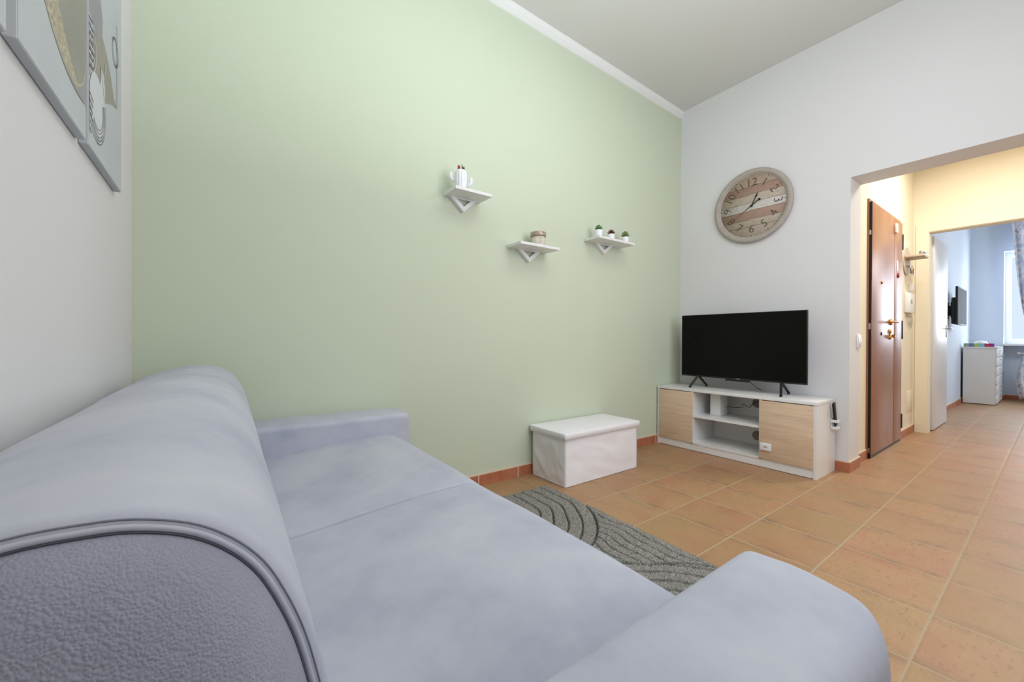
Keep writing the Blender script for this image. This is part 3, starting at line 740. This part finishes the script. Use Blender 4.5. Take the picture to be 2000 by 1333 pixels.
# candle jar
jx, jy, jz = 1.868, 2.245, 1.6715
cj = thing('candle_jar', 'cream candle in a glass jar with bronze band on the middle shelf', 'candle', (jx, jy, jz))
bm = bmesh.new(); lathe(bm, [(0, .004), (.046, .004), (.05, .008), (.05, .068), (0, .068)], jx, jy, jz, 'z', 36); obj('wax', bm, M['wax'], cj, sm=50)
bm = bmesh.new(); lathe(bm, [(0, 0), (.048, 0), (.0535, .004), (.0535, .075), (.0515, .075), (.0515, .007), (0, .005)], jx, jy, jz, 'z', 36); obj('jar', bm, M['jar_glass'], cj, sm=50)
bm = bmesh.new(); lathe(bm, [(.0515, .070), (.055, .070), (.057, .076), (.057, .098), (.055, .101), (.050, .101), (0, .099)], jx, jy, jz, 'z', 36); obj('lid', bm, M['bronze'], cj, sm=50)
bm = bmesh.new(); al = math.atan2(-jy, -jx)+.30
def jp(a, z): return (jx+.0541*math.cos(a), jy+.0541*math.sin(a), jz+z)
for zi, (a0, a1) in enumerate([(-.12, .25), (-.2, .32), (-.1, .2), (-.2, .3), (-.15, .26)]):
    for k in range(6):
        a = al+a0+(a1-a0)*k/6; b = al+a0+(a1-a0)*(k+1)/6; z0 = .058-.0085*zi
        bm.faces.new([bm.verts.new(v) for v in (jp(a, z0), jp(b, z0), jp(b, z0-.0022), jp(a, z0-.0022))])
obj('label_print', bm, M['label'], cj)

# succulents
def leafball(bm, c, rad, n, hgt, seed, mi=0):
    rnd = random.Random(seed)
    for lay in range(3):
        for k in range(n):
            a = 2*PI*(k+.5*lay)/n+rnd.uniform(-.1, .1); el = .35+.45*lay
            d = Vector((math.cos(a)*math.cos(el), math.sin(a)*math.cos(el), math.sin(el)*hgt))
            L = rad*(1-.08*lay)
            tube(bm, [c+d*.2*L, c+d*.6*L+Vector((0, 0, .002)), c+d*L+Vector((0, 0, .004))], [rad*.13, rad*.2, rad*.03], 7, mi)
def succulent(x, y, z, r, h, mat, label, seed, pl, hg):
    s = thing('potted_succulent', label, 'potted plant', (x, y, z), 'succulents on the corner shelf')
    bm = bmesh.new(); lathe(bm, [(0, 0), (r*.82, 0), (r*.9, .004), (r, h*.9), (r, h), (r*.85, h), (r*.8, h*.7), (0, h*.7)], x, y, z, 'z', 28); obj('pot', bm, M['white_ceramic'], s, sm=50)
    bm = bmesh.new(); lathe(bm, [(r*.83, h*.70), (r*.83, h*.86), (0, h*.9)], x, y, z, 'z', 20); obj('soil', bm, M['soil'], s)
    bm = bmesh.new(); leafball(bm, Vector((x, y, z+h*.95)), pl, 8, hg, seed); obj('leaves', bm, mat, s)
succulent(2.498, 2.235, 1.8315, .034, .060, M['succulent'], 'bushy green succulent in the tallest white pot, leftmost on the corner shelf', 1, .036, 1.5)
succulent(2.642, 2.228, 1.8315, .030, .048, M['succulent_red'], 'dark red succulent in a white pot between two green ones', 2, .034, 1.4)
succulent(2.822, 2.225, 1.8315, .031, .050, M['succulent_olive'], 'spiky olive succulent in a white pot at the right shelf end', 3, .040, 1.6)

# ------------------------------------------------------------------ television stand
cb = thing('television_stand', 'white low television stand with oak doors and open middle', 'television stand', (3.64, 1.68, 0))
CX0, CX1, CY0, CY1 = 3.455, 3.846, 1.035, 2.327
bxo('top_panel', M['white_lac'], cb, CX0-.004, CX1, CY0-.002, CY1+.001, .534, .558, bev=.001)
bxo('side_panel', M['white_lac'], cb, CX0, CX1, CY0, CY0+.02, 0.0, .534)
bxo('side_panel', M['white_lac'], cb, CX0, CX1, CY1-.02, CY1, 0.0, .534)
bxo('divider', M['white_lac'], cb, CX0+.002, CX1-.01, 1.398, 1.416, .065, .534)
bxo('divider', M['white_lac'], cb, CX0+.002, CX1-.01, 1.966, 1.984, .065, .534)
bxo('bottom_panel', M['white_lac'], cb, CX0+.002, CX1-.01, CY0+.02, CY1-.02, .062, .080)
bxo('plinth', M['white_lac'], cb, CX0+.006, CX0+.022, CY0+.02, CY1-.02, 0.004, .062)
bxo('inner_shelf', M['white_lac'], cb, CX0+.004, CX1-.012, 1.416, 1.966, .305, .325)
bm = bmesh.new(); box(bm, CX1-.010, CX1-.004, CY0+.02, CY1-.02, .065, .534)
obj('back_panel', bm, M['white_lac'], cb)
bxo('door', M['oak'], cb, CX0-.006, CX0+.012, 1.054, 1.414, .072, .528, bev=.001)
bxo('door', M['oak'], cb, CX0-.006, CX0+.012, 1.968, 2.309, .072, .528, bev=.001)
for zc in (.448, .160):
    bm = bmesh.new(); lathe(bm, [(0, -.002), (.040, -.002), (.042, 0)], CX1-.0105, 1.585, zc, 'x', 28); tag(obj('cable_hole', bm, M['dark_hole'], cb), 'dark round cable hole')

tv = thing('television', 'black flat television standing on the white stand', 'television', (3.66, 1.66, .558))
TFX = 3.63
bm = bmesh.new(); box(bm, TFX, TFX+.022, 1.152, 2.182, .659, 1.237, bev=.003); box(bm, TFX+.02, TFX+.06, 1.30, 2.03, .69, 1.0, bev=.012); obj('casing', bm, M['black'], tv, sm=40)
bm = bmesh.new(); box(bm, TFX-.0012, TFX+.001, 1.157, 2.177, .672, 1.232); obj('screen', bm, M['screen'], tv)
bm = bmesh.new(); box(bm, TFX-.004, TFX+.02, 1.565, 1.765, .642, .662, bev=.003); obj('sensor_bar', bm, M['black'], tv, sm=40)
bm = bmesh.new(); box(bm, TFX-.0018, TFX-.001, 1.64, 1.675, .6635, .6685); tag(obj('maker_badge', bm, M['label'], tv), 'small grey badge')
for yy in (1.33, 2.02):
    for xe in (3.555, 3.79):
        bm = bmesh.new()
        s_ = 1 if yy > 1.6 else -1
        a = Vector((TFX+.012, yy, .668)); b = Vector((xe, yy+s_*(.03 if xe < 3.6 else -.0), .571))
        d = (b-a).normalized()
        tube(bm, [a-d*.01, a+(b-a)*.5, b], [.011, .0105, .0095], 8)
        box(bm, b.x-.012, b.x+.012, b.y-.008, b.y+.008, .5590, .572, bev=.002)
        obj('foot', bm, M['black'], tv, sm=40)
bm = bmesh.new(); tube(bm, [(3.70, 1.60, .70), (3.715, 1.597, .645), (3.72, 1.565, .612), (3.735, 1.548, .59), (3.80, 1.545, .575), (3.842, 1.56, .564)], .003, 8)
tag(obj('television_cable', bm, M['cable'], None, (3.72, 1.57, .56)), 'thin grey cable hanging behind the television', 'cable')
rt = thing('router_box', 'white upright router box on the inner shelf of the television stand', 'router', (3.66, 1.84, .325))
bm = bmesh.new(); box(bm, 3.595, 3.73, 1.790, 1.882, .3255, .530, bev=.005); obj('housing', bm, M['white_plastic'], rt, sm=40)
bm = bmesh.new(); tube(bm, [(3.70, 1.788, .40), (3.74, 1.72, .398), (3.75, 1.69, .405), (3.75, 1.672, .405), (3.75, 1.668, .44), (3.75, 1.655, .432), (3.752, 1.632, .418), (3.755, 1.617, .412), (3.79, 1.59, .455), (3.832, 1.585, .46)], .0028, 8)
tag(obj('power_cable', bm, M['cable'], None, (3.75, 1.7, .40)), 'thin dark cable running from router box to cable hole', 'cable')
wb = thing('hotspot_device', 'small white rounded device stuck on the right oak door', 'device', (3.449, 1.362, .14))
bm = bmesh.new(); box(bm, 3.434, 3.4485, 1.322, 1.402, .140, .200, bev=.0065, seg=4); obj('housing', bm, M['white_plastic'], wb, sm=50)
bm = bmesh.new(); box(bm, 3.4332, 3.4342, 1.348, 1.376, .166, .178); tag(obj('display', bm, M['label'], wb), 'small grey display')
rh = thing('remote_holder', 'white plastic remote holder fixed to the side of the television stand', 'holder', (3.76, 1.02, .33))
hx0, hx1, hy0, hy1 = 3.735, 3.805, 0.992, 1.0325
bm = bmesh.new()
box(bm, hx0, hx1, hy1-.004, hy1, .345, .415); box(bm, hx0, hx1, hy0, hy1-.004, .335, .350)
box(bm, hx0, hx0+.004, hy0+.004, hy1-.004, .385, .405); box(bm, hx1-.004, hx1, hy0+.004, hy1-.004, .385, .405); box(bm, hx0, hx1, hy0, hy0+.004, .385, .405); obj('cradle', bm, M['white_plastic'], rh)
rm = thing('remote_control', 'black remote control standing in the white side holder', 'remote control', (3.745, 1.008, .351))
bm = bmesh.new(); box(bm, -.020, .020, -.007, .007, 0, .185, bev=.004)
bmesh.ops.rotate(bm, verts=bm.verts, cent=(0, 0, 0), matrix=Matrix.Rotation(math.radians(-17), 3, 'Y')); bmesh.ops.translate(bm, verts=bm.verts, vec=(3.778, 1.012, .357)); obj('shell', bm, M['black'], rm, sm=40)

# ------------------------------------------------------------------ storage box
sb = thing('storage_ottoman', 'white faux leather storage box with padded lid by the green wall', 'storage box', (2.26, 2.14, 0))
def wavy_box(bm):
    X0, X1, YA, YB, Z0, Z1 = 1.880, 2.648, 1.965, 2.312, .003, .332
    def side(p, q, nx, ny, amp, seed, fold):
        nu, nv = 40, 24; g = []
        for j in range(nv+1):
            row = []
            for i in range(nu+1):
                u, v = i/nu, j/nv; e = min(u, 1-u, 1)*min(1, 1); env = min(1, min(u, 1-u)*9)*min(1, v*8)*min(1, (1-v)*12)
                x = p[0]+(q[0]-p[0])*u; y = p[1]+(q[1]-p[1])*u; z = Z0+(Z1-Z0)*v
                rn = noise.noise(Vector((u*3.2+v*2.2+seed, (v-u*.4)*2.4, seed))); diag = (1-abs(rn)*3.2)*.6+.5*noise.noise(Vector((u*2+seed, v*2, seed)))
                d = amp*env*diag
                if fold and abs(u-.5) < .05: d += .003*(1-abs(u-.5)/.05)
                row.append(bm.verts.new((x+nx*d, y+ny*d, z)))
            g.append(row)
        for j in range(nv):
            for i in range(nu): bm.faces.new((g[j][i], g[j][i+1], g[j+1][i+1], g[j+1][i])).smooth = True
    side((X0, YA), (X1, YA), 0, -1, .005, 3, False); side((X1, YA), (X1, YB), 1, 0, .005, 5, True)
    side((X1, YB), (X0, YB), 0, 1, .002, 8, False); side((X0, YB), (X0, YA), -1, 0, .009, 1.3, True)
    bmesh.ops.remove_doubles(bm, verts=bm.verts, dist=.0004)
    box(bm, X0+.004, X1-.004, YA+.004, YB-.004, 0.0005, .004)
bm = bmesh.new(); wavy_box(bm); obj('body', bm, M['lid_fabric'], sb)
bm = bmesh.new()
LP = [(.0, .0), (.0, .038), (.0015, .0405), (.004, .042), (.007, .0425), (.04, .0465), (.10, .050), (.155, .051)]
X0, X1, YA, YB = 1.862, 2.664, 1.947, 2.327
def lidring(ins, z):
    pts = []; rc = max(.010-ins*.3, .004)
    cs = [(X0+ins+rc, YA+ins+rc, PI), (X1-ins-rc, YA+ins+rc, 1.5*PI), (X1-ins-rc, YB-ins-rc, 0), (X0+ins+rc, YB-ins-rc, .5*PI)]
    for c in cs:
        for k in range(5):
            a = c[2]+PI/2*k/4; pts.append(bm.verts.new((c[0]+rc*math.cos(a), c[1]+rc*math.sin(a), .326+z)))
    return pts
rg = [lidring(0.002, -.001)]+[lidring(i, z) for i, z in LP]
for i in range(len(rg)-1):
    for k in range(20): bm.faces.new((rg[i][k], rg[i][(k+1) % 20], rg[i+1][(k+1) % 20], rg[i+1][k]))
bm.faces.new(rg[0]); bm.faces.new(rg[-1]); obj('lid', bm, M['lid_fabric'], sb, sm=32)

# ------------------------------------------------------------------ rug
rx0, rx1, ry0, ry1 = .98, 1.76, .52, 2.05
def groove(x, y):
    w_ = .009*math.sin(y*15+x*6)+.005*math.sin(y*31+1)
    rad = Vector((x-1.18, y-1.86)).length; dg = .66*x+.75*y
    if y > 1.86 or rad < .60:
        d = (abs(x-1.18) if y > 1.86 else rad)+w_*.6; s_ = .075; gw = .008
    elif dg > 1.81+.015*math.sin(x*20):
        d = x+w_*1.1; s_ = .052; gw = .0055
    else:
        d = dg+.012*math.sin((x-y)*9)+w_*.3; s_ = .062; gw = .009
    if abs(rad-.60) < .006 or (rad > .6 and abs(dg-1.81-.015*math.sin(x*20)) < .006 and y < 1.86): return .8
    t = s_/2-abs((d/s_) % 1.0-.5)*s_
    return max(0, 1-t/gw)
bm = bmesh.new(); lay = bm.verts.layers.float.new('groove'); NX, NY = 190, 360; g = []
rnd = random.Random(3)
for j in range(NY+1):
    row = []
    for i in range(NX+1):
        x = rx0+(rx1-rx0)*i/NX; y = ry0+(ry1-ry0)*j/NY
        gv = groove(x, y); e = min(i, NX-i, j, NY-j)
        h = .022*min(1, e/3+.25)-.014*gv+rnd.uniform(-.003, .003)+.003*noise.noise(Vector((x*40, y*40, 0)))
        if e == 0: h = .001
        sx = .025*(y-1.3) + (.004*noise.noise(Vector((y*25, 0, 5))) if i in (0, NX) else 0)
        v = bm.verts.new((x+sx, y, max(.001, h))); v[lay] = gv; row.append(v)
    g.append(row)
for j in range(NY):
    for i in range(NX): bm.faces.new((g[j][i], g[j][i+1], g[j+1][i+1], g[j+1][i])).smooth = True
base = len(bm.verts)
# short tufts of pile standing out of the surface
for _ in range(42000):
    x = rnd.uniform(rx0, rx1); y = rnd.uniform(.82, ry1)
    if x < 1.05+.0 and y < 1.2: continue
    gv = groove(x, y)
    if gv > .35: continue
    sx = .025*(y-1.3); a = rnd.uniform(0, 2*PI); L = rnd.uniform(.005, .013); wd = .0011
    p = Vector((x+sx, y, .019)); t_ = Vector((math.cos(a), math.sin(a), 0)); s_ = Vector((-t_.y, t_.x, 0))*wd
    vs = [bm.verts.new(p+s_), bm.verts.new(p-s_), bm.verts.new(p+t_*L*.7+Vector((0, 0, L*.8)))]
    for v in vs: v[lay] = gv*.5
    bm.faces.new(vs)
o = obj('rug', bm, M['rug'], None, (1.4, 1.3, 0)); tag(o, 'grey carved shaggy rug on the tiles beside the sofa', 'rug')

# ------------------------------------------------------------------ clock
ck = thing('wall_clock', 'round wooden plank wall clock with dark numerals on the white wall', 'clock', (TX, 1.645, 2.2))
KY, KZ = 1.645, 2.2
bm = bmesh.new(); lathe(bm, [(0, -.003), (.305, -.003), (.318, -.008), (.326, -.02), (.325, -.034), (.312, -.043), (.296, -.042), (.283, -.034), (.280, -.024), (.272, -.022)], TX, KY, KZ, 'x', 96, cap=False); obj('rim', bm, M['rim'], ck, sm=60)
bm = bmesh.new(); lathe(bm, [(0, -.022), (.281, -.022), (.281, -.015), (0, -.015)], TX, KY, KZ, 'x', 96)
for k in range(60):
    a = 2*PI*k/60; big = k % 5 == 0; r_ = .268; s_ = .0055 if big else .0032
    c = Vector((TX-.0235, KY-r_*math.sin(a), KZ+r_*math.cos(a)))
    f = bm.faces.new([bm.verts.new(c+Vector((0, s_*math.cos(t), s_*math.sin(t)))) for t in (a+.8, a+2.37, a+3.94, a+5.5)]); f.material_index = 1
obj('dial', bm, [M['dial'], M['numeral']], ck)
def text_part(s, size, ang, y, z, name='numeral'):
    cu = bpy.data.curves.new('txt', 'FONT'); cu.body = s; cu.size = size; cu.align_x = 'CENTER'; cu.align_y = 'CENTER'; cu.extrude = .0008; cu.offset = -.0016
    to = bpy.data.objects.new('txt', cu); C.objects.link(to)
    bpy.context.view_layer.update()
    me = bpy.data.meshes.new_from_object(to.evaluated_get(bpy.context.evaluated_depsgraph_get()))
    bpy.data.objects.remove(to); bpy.data.curves.remove(cu)
    b = bmesh.new(); b.from_mesh(me); bpy.data.meshes.remove(me)
    R = Matrix.Rotation(ang, 4, 'Z')
    for v in b.verts:
        p = R @ v.co; v.co = Vector((TX-.0235-p.z, y-p.x, z+p.y))
    return obj(name, b, M['numeral'], ck)
for h in range(1, 13):
    a = 2*PI*h/12; rad = .208
    ang = -a
    if h in (4, 5, 6, 7, 8): ang += PI
    text_part(str(h), .098, ang, KY-rad*math.sin(a), KZ+rad*math.cos(a))
def hand(name, deg, L, tail, wd, x):
    a = math.radians(deg); d = Vector((0, -math.sin(a), math.cos(a))); s_ = Vector((0, d.z, -d.y)); c = Vector((x, KY, KZ)); b = bmesh.new()
    def P_(t, w_): return c+d*t+s_*w_
    pts = [P_(-tail, wd*.8), P_(0, wd), P_(L*.55, wd*.8), P_(L*.7, wd*1.7), P_(L, .001), P_(L*.7, -wd*1.7), P_(L*.55, -wd*.8), P_(0, -wd), P_(-tail, -wd*.8)] if L < .15 else [P_(-tail, wd), P_(0, wd), P_(L, .001), P_(0, -wd), P_(-tail, -wd)]
    A = [b.verts.new(p) for p in pts]; B = [b.verts.new(p-Vector((.002, 0, 0))) for p in pts]; n_ = len(pts)
    for k in range(n_): b.faces.new((A[k], A[(k+1) % n_], B[(k+1) % n_], B[k]))
    b.faces.new(A); b.faces.new(B)
    if L > .15: lathe(b, [(0, 0), (.010, 0), (.010, -.002), (0, -.002)], x, (c-d*tail).y, (c-d*tail).z, 'x', 16)
    obj(name, b, M['black'], ck)
hand('hour_hand', 26, .125, .0, .0042, TX-.028)
hand('minute_hand', 238, .155, .078, .0036, TX-.0315)
bm = bmesh.new(); lathe(bm, [(.009, -.022), (.009, -.035), (0, -.036)], TX, KY, KZ, 'x', 20); obj('hub', bm, M['black'], ck)

# ------------------------------------------------------------------ bedroom furniture
bt = thing('small_television', 'small black television on a wall arm in the bedroom', 'television', (8.4, .86, 1.22))
bm = bmesh.new(); box(bm, 8.02, 8.85, .838, .862, 1.225, 1.745, bev=.003); box(bm, 8.06, 8.8, .860, .905, 1.235, 1.60, bev=.015); obj('casing', bm, M['black'], bt, sm=40)
bm = bmesh.new(); box(bm, 8.035, 8.835, .8365, .8385, 1.24, 1.73); obj('screen', bm, M['screen_matte'], bt)
bm = bmesh.new(); box(bm, 8.25, 8.45, .90, .93, 1.33, 1.55); box(bm, 8.32, 8.38, .92, HY-.002, 1.36, 1.5); box(bm, 8.25, 8.45, HY-.02, HY-.001, 1.32, 1.55); obj('wall_arm', bm, M['black'], bt)
cd = thing('chest_of_drawers', 'tall white chest of drawers at the bedroom end', 'chest of drawers', (10.2, .78, 0))
bxo('carcass', M['white_lac'], cd, 9.76, 10.72, .622, .960, .012, .895)
bxo('top_panel', M['white_lac'], cd, 9.75, 10.73, .602, .965, .895, .915)
for k in range(6):
    z0 = .03+.1445*k
    dr = bxo('drawer', M['white_lac'], cd, 9.765, 10.715, .604, .621, z0, z0+.132, bev=.001)
    bm = bmesh.new(); box(bm, 10.15, 10.33, .592, .604, z0+.105, z0+.115, bev=.002); obj('drawer_pull', bm, M['steel'], dr, sm=40)
cols = [((.955, .895), (150, 165, 150)), ((.893, .845), (120, 118, 190)), ((.843, .785), (170, 205, 110)), ((.783, .735), (140, 200, 225)), ((.733, .675), (205, 50, 90)), ((.673, .635), (150, 60, 150))]
names = ['grey green', 'violet', 'lime green', 'light blue', 'crimson', 'purple']
for i, ((ya, yb), c) in enumerate(cols):
    mm = plain(names[i].replace(' ', '_')+'_card', lin(*c), 0.6)
    ya = max(min(ya, .955), .61)
    bm = bmesh.new(); box(bm, 9.77, 9.83, yb, ya, .9155, .968, bev=.002)
    tag(obj('small_box', bm, mm, None, (9.8, (ya+yb)/2, .9155), sm=40), names[i]+' small box in the row on top of the chest', 'box', 'coloured boxes on the chest')
bm = bmesh.new()
rnd = random.Random(5)
c = Vector((9.96, .79, .9155)); rings = []
for i, (r_, h) in enumerate([(.07, 0), (.078, .03), (.075, .06), (.055, .085), (.02, .10), (.0, .1)]):
    rings.append([bm.verts.new(c+Vector((r_*1.3*math.cos(2*PI*k/20)*(1+.08*math.sin(3*k)), r_*math.sin(2*PI*k/20)*(1+.06*math.cos(5*k)), h))) for k in range(20)])
for i in range(5):
    for k in range(20): bm.faces.new((rings[i][k], rings[i][(k+1) % 20], rings[i+1][(k+1) % 20], rings[i+1][k])).smooth = True
bm.faces.new(rings[0]); bmesh.ops.remove_doubles(bm, verts=bm.verts, dist=1e-5)
tag(obj('folded_cloth', bm, M['white_ceramic'], None, (9.96, .79, .9155)), 'white folded cloth heap behind the coloured boxes on the chest', 'cloth')
# curtain with tie-back, hung in front of the window niche
def curtain(bm, edge, right, x0):
    NZ, NU = 60, 70; g = []
    zs = [3.2-3.14*j/NZ for j in range(NZ+1)]
    for z in zs:
        ya = edge(z); yb = right(z); row = []
        for i in range(NU+1):
            u = i/NU; y = ya+(yb-ya)*u
            amp = .028 if abs(z-1.15) > .5 else .02
            row.append(bm.verts.new((x0+amp*math.sin(u*2*PI*5+.6*math.sin(z*2)), y, z)))
        g.append(row)
    for j in range(NZ):
        for i in range(NU): bm.faces.new((g[j][i], g[j][i+1], g[j+1][i+1], g[j+1][i])).smooth = True
def interp(tab, z):
    for (z0, v0), (z1, v1) in zip(tab, tab[1:]):
        if z <= z0 and z >= z1: t = (z0-z)/(z0-z1); return v0+(v1-v0)*t
    return tab[-1][1]
ET = [(3.3, .53), (2.98, .52), (2.07, .455), (1.56, .405), (1.23, .35), (1.0, .33), (.85, .36), (.73, .40), (.40, .465), (.14, .44), (.0, .40)]
RT = [(3.3, -.1), (2.0, .02), (1.3, .16), (1.0, .20), (.8, .16), (.3, .0), (0, .0)]
cu_ = thing('curtain', 'grey blue patterned curtain gathered at the bedroom window', 'curtain', (10.62, .3, .05))
bm = bmesh.new(); curtain(bm, lambda z: interp(ET, z), lambda z: interp(RT, z), 10.62); o = obj('curtain_cloth', bm, M['curtain'], cu_)
md = o.modifiers.new('thick', 'SOLIDIFY'); md.thickness = .004
bm = bmesh.new(); tube(bm, [(10.62, .62, 3.22), (10.62, -.9, 3.22)], .014); box(bm, 10.61, FX-.001, .56, .58, 3.21, 3.23); box(bm, 10.61, FX-.001, -.86, -.84, 3.21, 3.23)
tag(obj('curtain_rod', bm, M['steel'], None, (10.62, 0, 3.2)), 'metal curtain rod above the bedroom window', 'curtain rod')
rd = thing('radiator', 'white radiator below the bedroom window sill', 'radiator', (FX+.12, 0, .1))
for k in range(8):
    bm = bmesh.new(); box(bm, FX+.06, FX+.16, .22-.09*k, .295-.09*k, .14, .82, bev=.015); obj('radiator_section', bm, M['white_plastic'], rd, sm=40)
bm = bmesh.new(); tube(bm, [(FX+.11, .30, .80), (FX+.11, .46, .80)], .014); tube(bm, [(FX+.11, .43, .80), (FX+.11, .465, .80)], .026, 14); obj('valve', bm, M['white_plastic'], rd, sm=40)
